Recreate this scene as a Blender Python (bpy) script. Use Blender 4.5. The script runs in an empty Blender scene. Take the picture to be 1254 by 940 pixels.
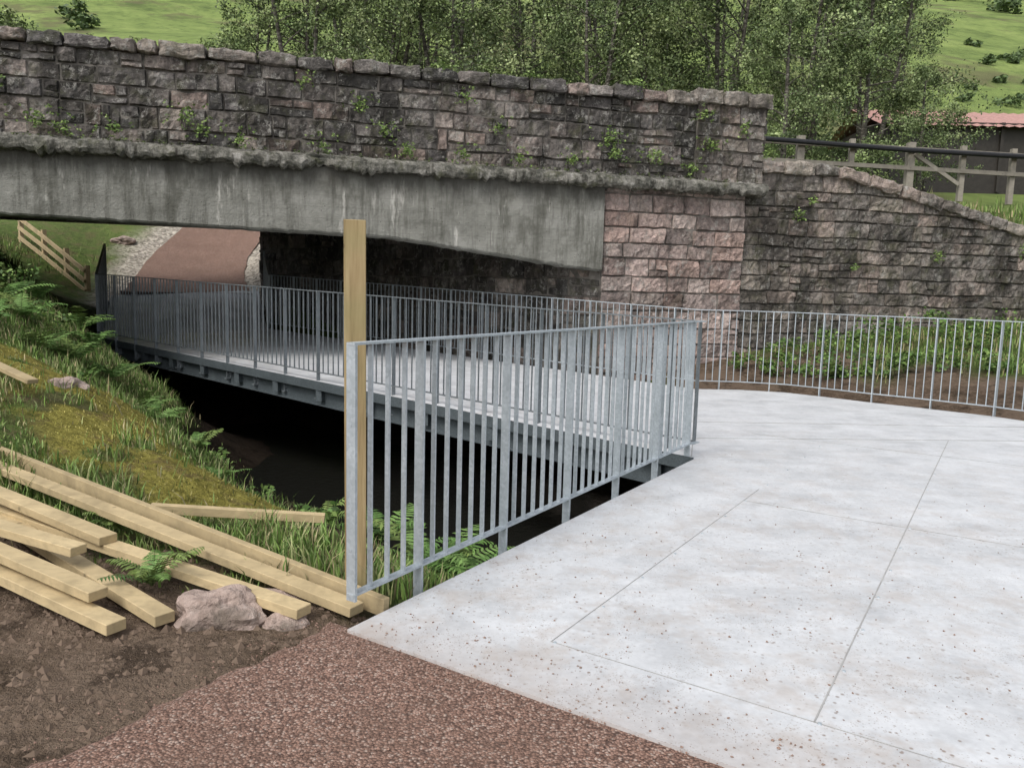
import bpy, bmesh, math, random
import numpy as np
from mathutils import Vector, Matrix, noise
random.seed(7); rng=np.random.default_rng(7)
scene=bpy.context.scene
scene.view_settings.view_transform='Standard'; scene.view_settings.look='None'; scene.view_settings.exposure=0

# ------------------------------------------------------------------ helpers
def link(ob):
    scene.collection.objects.link(ob); return ob
def mk(name,verts,faces,mats,cols=None,smooth=False,midx=None,parent=None):
    me=bpy.data.meshes.new(name)
    if isinstance(verts,np.ndarray): verts=verts.tolist()
    if isinstance(faces,np.ndarray): faces=faces.tolist()
    me.from_pydata(verts,[],faces)
    if not isinstance(mats,(list,tuple)): mats=[mats]
    for m in mats: me.materials.append(m)
    if cols is not None:
        c=np.ones((len(verts),4),dtype=np.float32); c[:,:3]=np.asarray(cols,dtype=np.float32)[:,:3]
        a=me.color_attributes.new('Col','FLOAT_COLOR','POINT'); a.data.foreach_set('color',c.ravel())
    if smooth: me.polygons.foreach_set('use_smooth',[True]*len(me.polygons))
    if midx is not None: me.polygons.foreach_set('material_index',midx)
    me.update()
    ob=bpy.data.objects.new(name,me); link(ob)
    if parent: ob.parent=parent
    return ob
class MB:
    def __init__(s): s.v=[];s.f=[];s.c=[];s.m=[]
    def box(s,c,ax,ay,az,hx,hy,hz,col=(1,1,1),m=0):
        c=Vector(c);b=len(s.v)
        for i in(-1,1):
            for j in(-1,1):
                for k in(-1,1): s.v.append(tuple(c+ax*(i*hx)+ay*(j*hy)+az*(k*hz)));s.c.append(col)
        for q in((0,1,3,2),(4,6,7,5),(0,4,5,1),(2,3,7,6),(0,2,6,4),(1,5,7,3)):
            s.f.append(tuple(b+i for i in q));s.m.append(m)
    def beam(s,a,b,w,h,col=(1,1,1),m=0,ext=0):
        a=Vector(a);b=Vector(b);d=(b-a);L=d.length;d.normalize()
        side=d.cross(Vector((0,0,1)))
        if side.length<1e-3: side=Vector((1,0,0))
        side.normalize();up=side.cross(d)
        s.box((a+b)/2,d,side,up,L/2+ext,w/2,h/2,col,m)
    def tube(s,pts,rad,n=6,col=(1,1,1),m=0):
        base=len(s.v);P=[Vector(p) for p in pts]
        for i,p in enumerate(P):
            d=(P[min(i+1,len(P)-1)]-P[max(i-1,0)]).normalized()
            x=d.cross(Vector((0.13,0.2,1)));
            if x.length<.05: x=d.cross(Vector((1,0,0)))
            x.normalize();y=d.cross(x)
            for k in range(n):
                t=2*math.pi*k/n
                s.v.append(tuple(p+(x*math.cos(t)+y*math.sin(t))*rad[i]));s.c.append(col)
        for i in range(len(P)-1):
            for k in range(n):
                a=base+i*n+k;b=base+i*n+(k+1)%n
                s.f.append((a,b,b+n,a+n));s.m.append(m)
        s.f.append(tuple(base+k for k in range(n))[::-1]);s.m.append(m)
        s.f.append(tuple(base+(len(P)-1)*n+k for k in range(n)));s.m.append(m)
    def make(s,name,mats,smooth=False,parent=None):
        return mk(name,s.v,s.f,mats,s.c,smooth,s.m,parent)
Z=Vector((0,0,1))

# ---- node helper
class NT:
    def __init__(s,name):
        s.m=bpy.data.materials.new(name);s.m.use_nodes=True;s.t=s.m.node_tree
        s.b=s.t.nodes['Principled BSDF'];s.out=s.t.nodes['Material Output']
        s.co=s.t.nodes.new('ShaderNodeTexCoord').outputs['Object']
    def n(s,t,**k):
        nd=s.t.nodes.new(t)
        for a,v in k.items(): setattr(nd,a,v)
        return nd
    def l(s,a,b): s.t.links.new(a,b)
    def map(s,sc=(1,1,1),rot=(0,0,0),src=None):
        m=s.n('ShaderNodeMapping');m.inputs['Scale'].default_value=sc;m.inputs['Rotation'].default_value=rot
        s.l(src or s.co,m.inputs['Vector']);return m.outputs[0]
    def noise(s,scale,detail=4,rough=.6,src=None,dist=0):
        m=s.n('ShaderNodeTexNoise');m.inputs['Scale'].default_value=scale;m.inputs['Detail'].default_value=min(detail,4)
        m.inputs['Roughness'].default_value=rough;m.inputs['Distortion'].default_value=dist
        s.l(src or s.co,m.inputs['Vector']);return m.outputs['Fac']
    def vor(s,scale,out='Distance',src=None,feature='F1'):
        m=s.n('ShaderNodeTexVoronoi');m.feature=feature;m.inputs['Scale'].default_value=scale;s.l(src or s.co,m.inputs['Vector']);return m.outputs[out]
    def ramp(s,src,stops,interp='LINEAR'):
        r=s.n('ShaderNodeValToRGB');r.color_ramp.interpolation=interp;e=r.color_ramp.elements
        while len(e)<len(stops): e.new(.5)
        for i,(p,c) in enumerate(stops):
            e[i].position=p;e[i].color=c if len(c)==4 else (*c,1)
        s.l(src,r.inputs[0]);return r.outputs[0]
    def mix(s,fac,a,b,mode='MIX'):
        m=s.n('ShaderNodeMix');m.data_type='RGBA';m.blend_type=mode
        for v,i in((fac,0),(a,6),(b,7)):
            if isinstance(v,(int,float)): m.inputs[i].default_value=v
            elif isinstance(v,tuple): m.inputs[i].default_value=v if len(v)==4 else (*v,1)
            else: s.l(v,m.inputs[i])
        return m.outputs[2]
    def math(s,op,a,b=0):
        m=s.n('ShaderNodeMath');m.operation=op;m.use_clamp=False
        for v,i in((a,0),(b,1)):
            if isinstance(v,(int,float)): m.inputs[i].default_value=v
            else: s.l(v,m.inputs[i])
        return m.outputs[0]
    def rng(s,v,a,b,c=0,d=1):
        m=s.n('ShaderNodeMapRange');m.inputs[1].default_value=a;m.inputs[2].default_value=b;m.inputs[3].default_value=c;m.inputs[4].default_value=d
        s.l(v,m.inputs[0]);return m.outputs[0]
    def attr(s,name='Col'):
        a=s.n('ShaderNodeAttribute');a.attribute_name=name;return a
    def z(s):
        h=s.n('ShaderNodeSeparateXYZ');s.l(s.co,h.inputs[0]);return h.outputs[2]
    def bump(s,h,strength=.5,dist=.02):
        b=s.n('ShaderNodeBump');b.inputs['Strength'].default_value=strength;b.inputs['Distance'].default_value=dist
        s.l(h,b.inputs['Height']);s.l(b.outputs[0],s.b.inputs['Normal'])
    def fin(s,col,rough=.8,metal=0,spec=.3):
        if isinstance(col,tuple): s.b.inputs['Base Color'].default_value=col
        else: s.l(col,s.b.inputs['Base Color'])
        if isinstance(rough,(int,float)): s.b.inputs['Roughness'].default_value=rough
        else: s.l(rough,s.b.inputs['Roughness'])
        s.b.inputs['Metallic'].default_value=metal;s.b.inputs['Specular IOR Level'].default_value=spec
        return s.m
W=(1,1,1,1);K=(0,0,0,1)
def G_(v): return (v,v,v,1)
# ------------------------------------------------------------------ materials
def m_stone(name,dark=.5,green=.3,lich=.5,lo=.44):
    t=NT(name);c=t.attr().outputs['Color']
    n1=t.noise(13,5,.75);c=t.mix(1,c,t.ramp(n1,[(.25,(.45,.45,.45)),(.5,(1,1,1)),(.75,(1.7,1.65,1.6))]),'MULTIPLY')
    n2=t.noise(1.3,5,.75,t.map((1,1,.5)));c=t.mix(t.ramp(n2,[(lo,K),(lo+.13,G_(dark))]),c,(.03,.028,.025,1))
    n3=t.noise(3.1,5,.75);c=t.mix(t.ramp(n3,[(.5,K),(.68,G_(green))]),c,(.085,.09,.045,1))
    n4=t.noise(6,5,.85);c=t.mix(t.ramp(n4,[(.54,K),(.63,G_(lich))]),c,(.40,.385,.35,1))
    t.bump(t.math('ADD',t.noise(38,4,.7),t.math('MULTIPLY',t.noise(9,4),1.5)),1,.035)
    return t.fin(c,.92,0,.15)
stone=m_stone('weathered_stone',.78,.5,.6,.43); stone_pink=m_stone('pink_stone',.55,.2,.5,.5);stone_cop=m_stone('coping_stone',.65,.5,.75,.5)
stone_wing=m_stone('wing_stone',.75,.5,.45,.45)
def m_mortar():
    t=NT('mortar');t.bump(t.noise(40,4),.6,.02);return t.fin(t.ramp(t.noise(3,4),[(.3,(.05,.046,.04)),(.7,(.22,.2,.175))]),.95)
mortar=m_mortar()
def m_concrete():
    t=NT('bridge_concrete')
    c=t.ramp(t.noise(1.2,5,.75,t.map((1,1,1.6))),[(.3,(.14,.138,.12)),(.5,(.23,.227,.20)),(.72,(.31,.305,.275))])
    c=t.mix(t.ramp(t.noise(6,5,.75,t.map((1,1,.09))),[(.48,K),(.66,G_(.65))]),c,(.07,.068,.055,1))
    c=t.mix(t.ramp(t.noise(3.2,5,.75,t.map((1,1,.22))),[(.59,K),(.67,G_(.7))]),c,(.54,.52,.47,1))
    c=t.mix(t.ramp(t.noise(1.9,4,.75,t.map((1,1,.5))),[(.52,K),(.63,G_(.6))]),c,(.085,.083,.068,1))
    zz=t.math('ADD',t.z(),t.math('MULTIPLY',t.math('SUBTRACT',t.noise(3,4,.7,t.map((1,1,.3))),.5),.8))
    c=t.mix(t.ramp(t.rng(zz,3.08,3.42),[(0,K),(1,G_(.8))]),c,(.05,.047,.04,1))  # shade of the recess under the ledge painted as a dark top band
    fr=t.math('FRACT',t.math('MULTIPLY',t.z(),5.2));c=t.mix(t.ramp(fr,[(0,G_(.35)),(.05,K),(.96,K),(1,G_(.35))]),c,(.11,.108,.09,1))
    c=t.mix(t.ramp(t.vor(9,'Distance'),[(.05,G_(.8)),(.1,K)]),c,(.05,.045,.035,1))
    t.bump(t.math('ADD',t.noise(25,4,.7),t.noise(5,4)),.8,.025)
    return t.fin(c,.9,0,.2)
concrete=m_concrete()
def m_ledge():
    t=NT('ledge_moss_concrete')
    c=t.ramp(t.noise(5,5,.8),[(.3,(.04,.04,.035)),(.43,(.12,.118,.10)),(.54,(.23,.22,.19)),(.7,(.42,.40,.365))])
    c=t.mix(t.ramp(t.noise(2.2,5,.7),[(.53,K),(.64,G_(.6))]),c,(.08,.085,.04,1))
    c=t.mix(t.ramp(t.noise(7,5,.7,t.map((1,1,.2))),[(.52,K),(.65,G_(.8))]),c,(.035,.032,.026,1))
    t.bump(t.noise(22,4,.75),1,.05);return t.fin(c,.95,0,.1)
ledge_m=m_ledge()
def m_galv(name,a,b,met=.35,ro=.5):
    t=NT(name);c=t.ramp(t.vor(60,'Color'),[(0,a),(1,b)])
    c=t.mix(t.ramp(t.noise(5,4),[(.4,K),(.7,G_(.5))]),c,tuple(x*.75 for x in a[:3])+(1,))
    return t.fin(c,ro,met,.5)
galv=m_galv('galvanised_steel',(.37,.415,.44,1),(.52,.565,.595,1))
galvd=m_galv('galvanised_steel_backlit',(.15,.17,.18,1),(.25,.27,.28,1),.4,.5)  # same galvanised steel, its backlit shade painted in as a darker colour
girder_m=m_galv('girder_steel',(.065,.08,.087,1),(.11,.13,.138,1),.2,.6)
def m_deck():
    t=NT('deck_panel')
    c=t.ramp(t.noise(2.2,5,.75),[(.3,(.45,.46,.47)),(.5,(.565,.575,.585)),(.75,(.66,.67,.68))])
    c=t.mix(.3,c,t.ramp(t.noise(26,4,.7),[(.3,(.6,.6,.6)),(.6,(1,1,1))]),'MULTIPLY')
    c=t.mix(t.ramp(t.noise(1.1,5,.65,t.map((.5,3,1),(0,0,-1.0))),[(.5,K),(.75,G_(.4))]),c,(.38,.385,.385,1))
    vm=t.n('ShaderNodeVectorMath');vm.operation='DOT_PRODUCT';vm.inputs[1].default_value=(.539,.842,0);t.l(t.co,vm.inputs[0])
    p=t.math('SUBTRACT',vm.outputs['Value'],2.51)
    near=t.rng(p,0,8.5,1,0.15)
    cl=t.ramp(t.noise(.9,4,.7),[(.4,K),(.58,W)])
    sp=t.math('MULTIPLY',t.math('MULTIPLY',t.ramp(t.math('ADD',t.vor(27,'Distance'),t.math('MULTIPLY',t.noise(60,2),.12)),[(.2,W),(.32,K)]),t.ramp(t.noise(11,3),[(.45,K),(.52,W)])),t.math('MULTIPLY',cl,near))
    c=t.mix(t.math('MULTIPLY',sp,.85),c,(.19,.135,.10,1))
    sp2=t.math('MULTIPLY',t.ramp(t.vor(75,'Distance'),[(.14,W),(.3,K)]),t.math('MULTIPLY',t.ramp(t.noise(4,4),[(.43,K),(.56,W)]),near))
    c=t.mix(t.math('MULTIPLY',sp2,.65),c,(.22,.17,.13,1))
    dusty=t.math('MULTIPLY',t.ramp(t.noise(2.4,5,.8),[(.47,K),(.64,W)]),near)
    c=t.mix(t.math('MULTIPLY',dusty,.48),c,(.40,.34,.29,1))
    edge=t.rng(t.math('ADD',p,t.math('MULTIPLY',t.noise(6,5,.7),-.3)),-.15,.28,1,0)
    c=t.mix(t.math('MULTIPLY',edge,.4),c,(.30,.24,.2,1))
    t.bump(t.noise(120,3),.15,.003)
    return t.fin(c,t.ramp(t.noise(1.7,4),[(.35,G_(.42)),(.65,G_(.65))]),0,.35)
deck_m=m_deck()
def m_path():
    t=NT('red_bound_gravel')
    v=t.n('ShaderNodeTexVoronoi');v.inputs['Scale'].default_value=95;t.l(t.co,v.inputs['Vector'])
    g=t.n('ShaderNodeSeparateColor');t.l(v.outputs['Color'],g.inputs[0])
    c=t.ramp(g.outputs[0],[(0,(.12,.072,.056)),(.4,(.24,.142,.105)),(.75,(.34,.21,.16)),(1,(.46,.36,.30))])
    c=t.mix(t.ramp(v.outputs['Distance'],[(.4,K),(.75,G_(.75))]),c,(.055,.034,.026,1))
    c=t.mix(t.ramp(t.noise(1.5,4,.7),[(.4,K),(.7,G_(.5))]),c,(.14,.088,.064,1))
    t.bump(t.math('MULTIPLY',v.outputs['Distance'],-1),.9,.008)
    return t.fin(c,.85,0,.25)
path_m=m_path()
def m_wood(name,base):
    t=NT(name);c0=t.attr().outputs['Color']
    g=t.noise(3,4,.65,dist=1.5)
    c=t.mix(1,c0,t.ramp(g,[(.3,tuple(x*.72 for x in base)),(.55,base),(.75,tuple(min(1,x*1.18) for x in base))]),'MULTIPLY')
    c=t.mix(t.ramp(t.noise(35,4,.7,t.map((.35,.9,1.2))),[(.5,K),(.75,G_(.45))]),c,tuple(x*.5 for x in base)+(1,))
    c=t.mix(t.ramp(t.vor(5),[(.05,G_(.7)),(.09,K)]),c,tuple(x*.35 for x in base)+(1,))
    t.bump(t.noise(60,3),.3,.003);return t.fin(c,.75,0,.2)
wood=m_wood('treated_timber',(.50,.395,.235))
def m_post():
    base=(.31,.23,.12);t=NT('post_timber')
    g=t.noise(22,4,.7,t.map((1,1,.06)));c=t.ramp(g,[(.3,(.17,.12,.06)),(.5,base),(.72,(.42,.33,.18))])
    c=t.mix(t.ramp(t.noise(2.5,4),[(.45,K),(.65,G_(.5))]),c,(.24,.22,.10,1))
    c=t.mix(t.ramp(t.vor(4.5),[(.06,G_(.8)),(.11,K)]),c,(.08,.05,.03,1))
    t.bump(g,.4,.004);return t.fin(c,.75,0,.2)
wood_post=m_post();wood_grey=m_wood('grey_timber',(.28,.255,.21))
def m_ground():
    t=NT('ground_cover');a=t.attr();s=t.n('ShaderNodeSeparateColor');t.l(a.outputs['Color'],s.inputs[0])
    gr=t.ramp(t.noise(6,4,.75),[(.3,(.04,.06,.018)),(.5,(.08,.12,.03)),(.72,(.14,.18,.05))])
    gr=t.mix(t.ramp(t.noise(2.3,4,.7),[(.5,K),(.62,G_(.7))]),gr,(.13,.10,.055,1))
    soil=t.ramp(t.noise(11,4,.85),[(.28,(.04,.028,.019)),(.46,(.11,.078,.053)),(.6,(.18,.132,.095)),(.8,(.27,.21,.155))])
    soil=t.mix(t.ramp(t.noise(.9,3),[(.42,K),(.58,G_(.7))]),soil,(.215,.158,.115,1))
    soil=t.mix(t.ramp(t.noise(2.6,4,.75),[(.53,K),(.62,G_(.75))]),soil,(.05,.035,.024,1))
    soil=t.mix(t.ramp(t.vor(55),[(.12,G_(.6)),(.2,K)]),soil,(.28,.215,.17,1))
    moss=t.ramp(t.noise(9,4,.8),[(.3,(.09,.085,.02)),(.5,(.25,.22,.05)),(.7,(.38,.34,.09))])
    moss=t.mix(t.ramp(t.noise(3,4,.8),[(.53,K),(.63,G_(.7))]),moss,(.17,.12,.06,1))
    grv=t.ramp(t.vor(14,'Color'),[(.2,(.24,.21,.175)),(.8,(.62,.56,.47))])
    hill=t.ramp(t.noise(.11,4,.75),[(.33,(.10,.135,.045)),(.5,(.185,.245,.075)),(.66,(.25,.31,.10))])
    hill=t.mix(t.ramp(t.noise(.6,4,.75),[(.5,K),(.65,G_(.6))]),hill,(.09,.13,.045,1))
    hill=t.mix(t.ramp(t.noise(.045,4,.75),[(.53,K),(.6,G_(.75))]),hill,(.13,.12,.065,1))
    hm=t.n('ShaderNodeSeparateXYZ');t.l(t.co,hm.inputs[0])
    gr=t.mix(t.rng(hm.outputs[1],24,32),gr,hill)
    low_dark=t.rng(hm.outputs[2],-.3,-.65,1,.18);low_col=t.n('ShaderNodeCombineColor')  # soil colour gets darker with depth down the ravine
    for i_ in range(3): t.l(low_dark,low_col.inputs[i_])
    soil=t.mix(1,soil,low_col.outputs[0],'MULTIPLY')
    c=t.mix(s.outputs[1],gr,moss);c=t.mix(s.outputs[2],c,grv);c=t.mix(s.outputs[0],c,soil)
    t.bump(t.math('ADD',t.noise(30,4,.75),t.math('MULTIPLY',t.noise(7,4),1.5)),1,.06)
    return t.fin(c,.95,0,.1)
ground_m=m_ground()
def m_leaf(name):
    t=NT(name);c=t.attr().outputs['Color'];t.fin(c,.6,0,.25);return t.m
leaf=m_leaf('leaf');
def m_bark():
    t=NT('birch_bark');c=t.ramp(t.noise(5,4,.7,t.map((1,1,2.5))),[(.35,(.03,.027,.022)),(.55,(.11,.10,.08)),(.7,(.3,.28,.24))])
    return t.fin(c,.9)
bark=m_bark()
def m_rock():
    t=NT('granite_rock');c=t.ramp(t.noise(7,4,.75),[(.3,(.23,.17,.14)),(.55,(.40,.31,.265)),(.75,(.48,.41,.365))])
    c=t.mix(t.ramp(t.noise(2.5,4,.7),[(.5,K),(.63,G_(.8))]),c,(.10,.08,.06,1));t.bump(t.noise(18,4,.75),.8,.04);return t.fin(c,.9)
rock_m=m_rock()
def m_plain(name,col,rough=.6):
    t=NT(name);c=t.ramp(t.noise(8,3),[(.3,tuple(x*.8 for x in col)),(.7,tuple(min(1,x*1.15) for x in col))]);return t.fin(c,rough)
black_m=m_plain('black_pipe_plastic',(.02,.02,.022),.5);joint_m=m_plain('joint_seal',(.36,.355,.34),.8)
roof_m=m_plain('red_roof_sheet',(.42,.24,.205));barnw_m=m_plain('barn_boards',(.04,.035,.03))
asph=m_plain('asphalt',(.05,.05,.05),.9)
tw=NT('stream_water');tw.bump(tw.noise(6,3),.2,.02);water_m=tw.fin((.012,.012,.01,1),.12,0,.5)

# ------------------------------------------------------------------ frames of reference
E=Vector((.967,.256,0)).normalized();NF=Vector((.256,-.967,0)).normalized()   # bridge face direction, outward normal
P0=Vector((4.45,15.5,0))
def BP(s,off,z): return P0+E*s+NF*off+Z*z
AD=Vector((-.742,.670,0)).normalized();AN=Vector((-.670,-.742,0)).normalized();AC=BP(-2.95,0,0)

# ------------------------------------------------------------------ terrain
CP=np.array([(-4,0,-.06),(0,0,-.06),(4,0,-.06),(-1.6,2.4,-.06),(1,2.2,-.07),(-1.6,3.4,-.06),(-2.7,4,-.04),(-4,3,0),(-.9,3.5,-.06),(-8,2,.6),(-8,6,1.6),
(3,.6,-.1),(1.2,2.7,-.12),(2.5,2,-.2),
(-3.3,5,.02),(-4.7,7,.6),(-4.5,8,.5),(-3.3,6.9,.12),(-2.6,6.3,.02),(-6.6,10,.95),(-9.2,14,1.7),(-11.1,17,2.0),(-8.1,14.4,.7),(-7.4,14,.35),(-2.2,5.8,-.14),(-5.6,11.6,.0),(-3.3,8,-.25),(-1.2,5,-.16),(-.35,4.9,-.45),(-2.0,4.9,-.05),(-1.3,5.3,-.2),(-.7,4.2,-.1),
(-1.4,6.6,-.6),(-2,8,-1.5),(0,8,-1.8),(-4.5,11.6,-1.3),(-1,10,-1.8),(-7.2,15,-1.0),(1,6,-1.3),(2,9,-1.8),(3,5,-1.5),(-5,17,-1.4),(0,13,-1.5),(5,8,-1.4),(.4,5.0,-.9),(1.5,4.2,-.7),
(-8.8,16.6,-.1),(-9.9,17.6,.6),
(7.5,11,.05),(6.2,12.7,.05),(4.6,13.7,.0),(3.3,13.9,-.1),(9,12,.3),(11.3,17,1.1),(5,15.3,.4),(8,15.8,.8),(12,10,.4),(10,6,-.2),(7,5,-.6),(6,1,-.1),
(-9.2,22.2,1.12),(-11.4,21.3,.8),(-12.6,22.6,1.1),(-13.3,23.4,1.55),(-14.5,24,2.2),(-15.5,21,2.4),(-12.6,27,2.9),(-7,24,1.5),(-9.3,28,2.9),(-10,32,4.2),(-14,30,4.6),(-6,28,3.4),(-3,24,3.2),(0,30,4.4),(5,30,4.6),(12,30,4.6),(20,22,4.6)],dtype=float)
def ker(d2): return np.sqrt(d2+.15)
_n=len(CP);_d=((CP[:,None,:2]-CP[None,:,:2])**2).sum(-1);_M=np.zeros((_n+1,_n+1));_M[:_n,:_n]=ker(_d);_M[:_n,_n]=1;_M[_n,:_n]=1
_w=np.linalg.solve(_M,np.append(CP[:,2],0))
def sst(a,b,x):
    t=np.clip((x-a)/(b-a),0,1);return t*t*(3-2*t)
def vnoise(x,y,f,seed=0):
    r=np.random.default_rng(seed);o=np.zeros_like(x)
    for i in range(7):
        a=r.uniform(0,2*math.pi);k=f*r.uniform(.6,1.8);o+=np.sin((x*math.cos(a)+y*math.sin(a))*k+r.uniform(0,6.28))
    return o/7
def th(x,y):
    x=np.asarray(x,float);y=np.asarray(y,float);sh=x.shape;x=x.ravel();y=y.ravel()
    z=np.zeros_like(x)+_w[_n]
    nr=(np.abs(x)<21)&(y<34)&(y>-6);xn=x[nr];yn=y[nr];zn=np.zeros_like(xn)
    for i in range(_n): zn+=_w[i]*ker((xn-CP[i,0])**2+(yn-CP[i,1])**2)
    z[nr]+=zn
    z=z+(vnoise(x,y,5,1)*.035+vnoise(x,y,12,2)*.02+vnoise(x,y,1.6,3)*.05)*sst(3.2,6,y)+(vnoise(x,y,9,4)+vnoise(x,y,23,5)*.6)*.018*(x<-.4)
    s1=-((x-P0.x)*NF.x+(y-P0.y)*NF.y);sl=(x-P0.x)*E.x+(y-P0.y)*E.y
    s2=-((x-AC.x)*AN.x+(y-AC.y)*AN.y)
    top=np.interp(sl,[2,7,11],[3.95,3.0,2.2])+sst(1,5,s1)*np.interp(sl,[2,7,11],[.2,1.2,2.0])
    k=sst(.3,.6,s1)*sst(.3,.7+np.clip(s1-9.5,0,5)*1.2,s2)
    z=z*(1-k)+top*k
    kx=sst(15,20,np.abs(x));z=z*(1-kx)+np.where(x<0,3.0,np.interp(y,[8,20],[1.0,4.6]))*kx
    kb=sst(2,-4,y);z=z*(1-kb)-.1*kb
    hill=4.6+.30*np.clip(y-29,0,200)+.16*np.clip(y-60,0,300)+vnoise(x,y,.12,8)*1.2*sst(35,60,y)+vnoise(x,y,.04,9)*7*sst(60,120,y)
    kh=sst(26,33,y);z=z*(1-kh)+hill*kh
    return z.reshape(sh)
def T(x,y): return float(th(np.array([x]),np.array([y]))[0])
def axis(segs):
    out=[]
    for a,b,st in segs: out+=list(np.arange(a,b,st))
    out.append(segs[-1][1]);return np.array(out)
xs=axis([(-400,-100,25),(-100,-30,5),(-30,-12,.5),(-12,-6,.2),(-6,1,.07),(1,12,.22),(12,30,.6),(30,100,5),(100,400,25)])
ys=axis([(-60,-6,6),(-6,1.5,.5),(1.5,9,.07),(9,24,.2),(24,40,.6),(40,110,4),(110,420,14)])
GX,GY=np.meshgrid(xs,ys);GZ=th(GX,GY)
nx,ny=len(xs),len(ys)
x=GX.ravel();y=GY.ravel();z=GZ.ravel()
v=np.stack([x,y,z],1)
i=np.arange((ny-1)*(nx-1));r=i//(nx-1);c=i%(nx-1);b=r*nx+c
F=np.stack([b,b+1,b+1+nx,b+nx],1)
def soilmask(x,y,z=None):
    if z is None: z=th(x,y)
    line=3.86+(-.8-x)*.33
    m=1-sst(-.18,.22,y-line+vnoise(x,y,5,11)*.32+vnoise(x,y,16,12)*.14)
    s1=((x-6.3)*.62+(y-12.0)*.78)
    m2=(1-sst(1.0,3.0,s1+vnoise(x,y,3.0,13)*1.6))*sst(2.5,3.2,x)*sst(9,10,y)*(1-sst(17,18,y))
    m=np.maximum(m,m2)
    m=np.maximum(m,sst(.18,.38,vnoise(x,y,2.6,21)+vnoise(x,y,7,22)*.3)*(x<0)*sst(8.5,6,y)*.9)
    rav=sst(-.5,-.85,z);return np.maximum(m,rav)
def mossmask(x,y):
    ax,ay,bx,by=-5.4,8.6,-2.45,6.1
    t=np.clip(((x-ax)*(bx-ax)+(y-ay)*(by-ay))/((bx-ax)**2+(by-ay)**2),0,1)
    d=np.hypot(x-ax-t*(bx-ax),y-ay-t*(by-ay));return (1-sst(.5,1.0,d+vnoise(x,y,4,15)*.5))*(1-.85*sst(.3,.5,vnoise(x,y,3.3,41)+.4*vnoise(x,y,9,42)))
PL=np.array([(-9.15,22.0,1.25),(-10.0,24,1.7),(-10.4,26.5,2.45),(-9.4,29.5,3.3),(-7.0,32.0,4.2),(-4,34,5.4)])
def pathdist(x,y):
    d=np.full(x.shape,1e9)
    for k in range(len(PL)-1):
        ax,ay=PL[k,:2];bx,by=PL[k+1,:2];t=np.clip(((x-ax)*(bx-ax)+(y-ay)*(by-ay))/((bx-ax)**2+(by-ay)**2),0,1)
        d=np.minimum(d,np.hypot(x-ax-t*(bx-ax),y-ay-t*(by-ay)))
    return d
colr=np.zeros((len(x),3));colr[:,1]=mossmask(x,y);colr[:,0]=soilmask(x,y,z)*(1-colr[:,1]*(z>-.5));colr[:,2]=1-sst(2.2,2.9,pathdist(x,y)+vnoise(x,y,3,16)*.4)
colr[:,0]*=(1-colr[:,2])
mk('ground_terrain',v,F,ground_m,colr,True)
mk('stream_water',[(-14,5,-1.45),(8,5,-1.45),(8,24,-1.45),(-14,24,-1.45)],[(0,1,2,3)],water_m)

# upper red path
vv=[];ff=[]
NS=60
for k in range(NS+1):
    t=k/NS*(len(PL)-1);i0=min(int(t),len(PL)-2);fr=t-i0
    g=lambda q:Vector(PL[max(0,min(len(PL)-1,q))])
    a0,a1,a2,a3=g(i0-1),g(i0),g(i0+1),g(i0+2)
    cr=lambda u:(a1*2+(a2-a0)*u+(a0*2-a1*5+a2*4-a3)*u*u+(a1*3-a0-a2*3+a3)*u**3)*.5
    p=cr(fr);tv=cr(min(1,fr+.05))-cr(max(0,fr-.05))
    tv.z=0;tv.normalize();sd=Vector((tv.y,-tv.x,0))
    if k==0: sd=Vector((.69,.72,0))
    hw=1.75-.15*min(1,k/14)
    for j in range(9):
        e_=hw+(.07*noise.noise(Vector((k*.5,j,0))) if j in(0,8) else 0)
        q=p+sd*((j-4)/4*e_);zz=max(T(q.x,q.y)+.05, T(p.x,p.y)+.03) if k>1 else p.z
        vv.append((q.x,q.y,zz))
for k in range(NS):
    for j in range(8):
        a=k*9+j;ff.append((a,a+1,a+10,a+9))
mk('red_path',vv,ff,path_m,smooth=True)
# foreground path
D1=Vector((.539,.842,0)).normalized();D2=Vector((.842,-.539,0)).normalized();A=Vector((-.74,3.46,0))
vv=[];ff=[];PN=120;QN=60
for a in range(PN+1):
    p=.06-a/PN*9
    for b_ in range(QN+1):
        q=-.2+b_/QN*7
        if b_==0: q+= .1*noise.noise(Vector((p*2.3,1,0)))+.07*noise.noise(Vector((p*9,3,0)))
        P=A+D1*p+D2*q;zz=-.012+.006*noise.noise(Vector((P.x*3,P.y*3,0)))
        if b_==0: zz=-.07
        if a==0: zz=-.03
        vv.append((P.x,P.y,zz))
for a in range(PN):
    for b_ in range(QN):
        k=a*(QN+1)+b_;ff.append((k,k+QN+1,k+QN+2,k+1))
mk('gravel_path',vv,ff,path_m,smooth=True)

# ------------------------------------------------------------------ deck
B=(1.79,7.42);F0=(3.1,13.0)
right=[(3.1,13.0),(3.85,13.05),(4.55,12.85),(5.05,12.4),(5.5,11.92),(6.0,11.5),(6.35,11.15),(6.72,10.8),(6.97,10.4),(7.3,9.6),(7.45,8.4),(7.3,6.5),(6.4,3.6),(3.9,.48)]
main=[(A.x,A.y),B]+right
nm=len(main)
v=[(p[0],p[1],0) for p in main]+[(p[0],p[1],-.07) for p in main]
f=[tuple(range(nm))[::-1]]+[tuple(range(nm,2*nm))]+[(k,(k+1)%nm,(k+1)%nm+nm,k+nm) for k in range(nm)]
N1=(-8.6,16.2,.35);F1=(-6.2,19.5,.45);N2=(-10.6,20.5,1.15);F2=(-7.7,23.5,1.35)
deck_root=bpy.data.objects.new('footbridge_deck',None);link(deck_root)
mk('main_deck_panel',v,f,deck_m,parent=deck_root)
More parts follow.
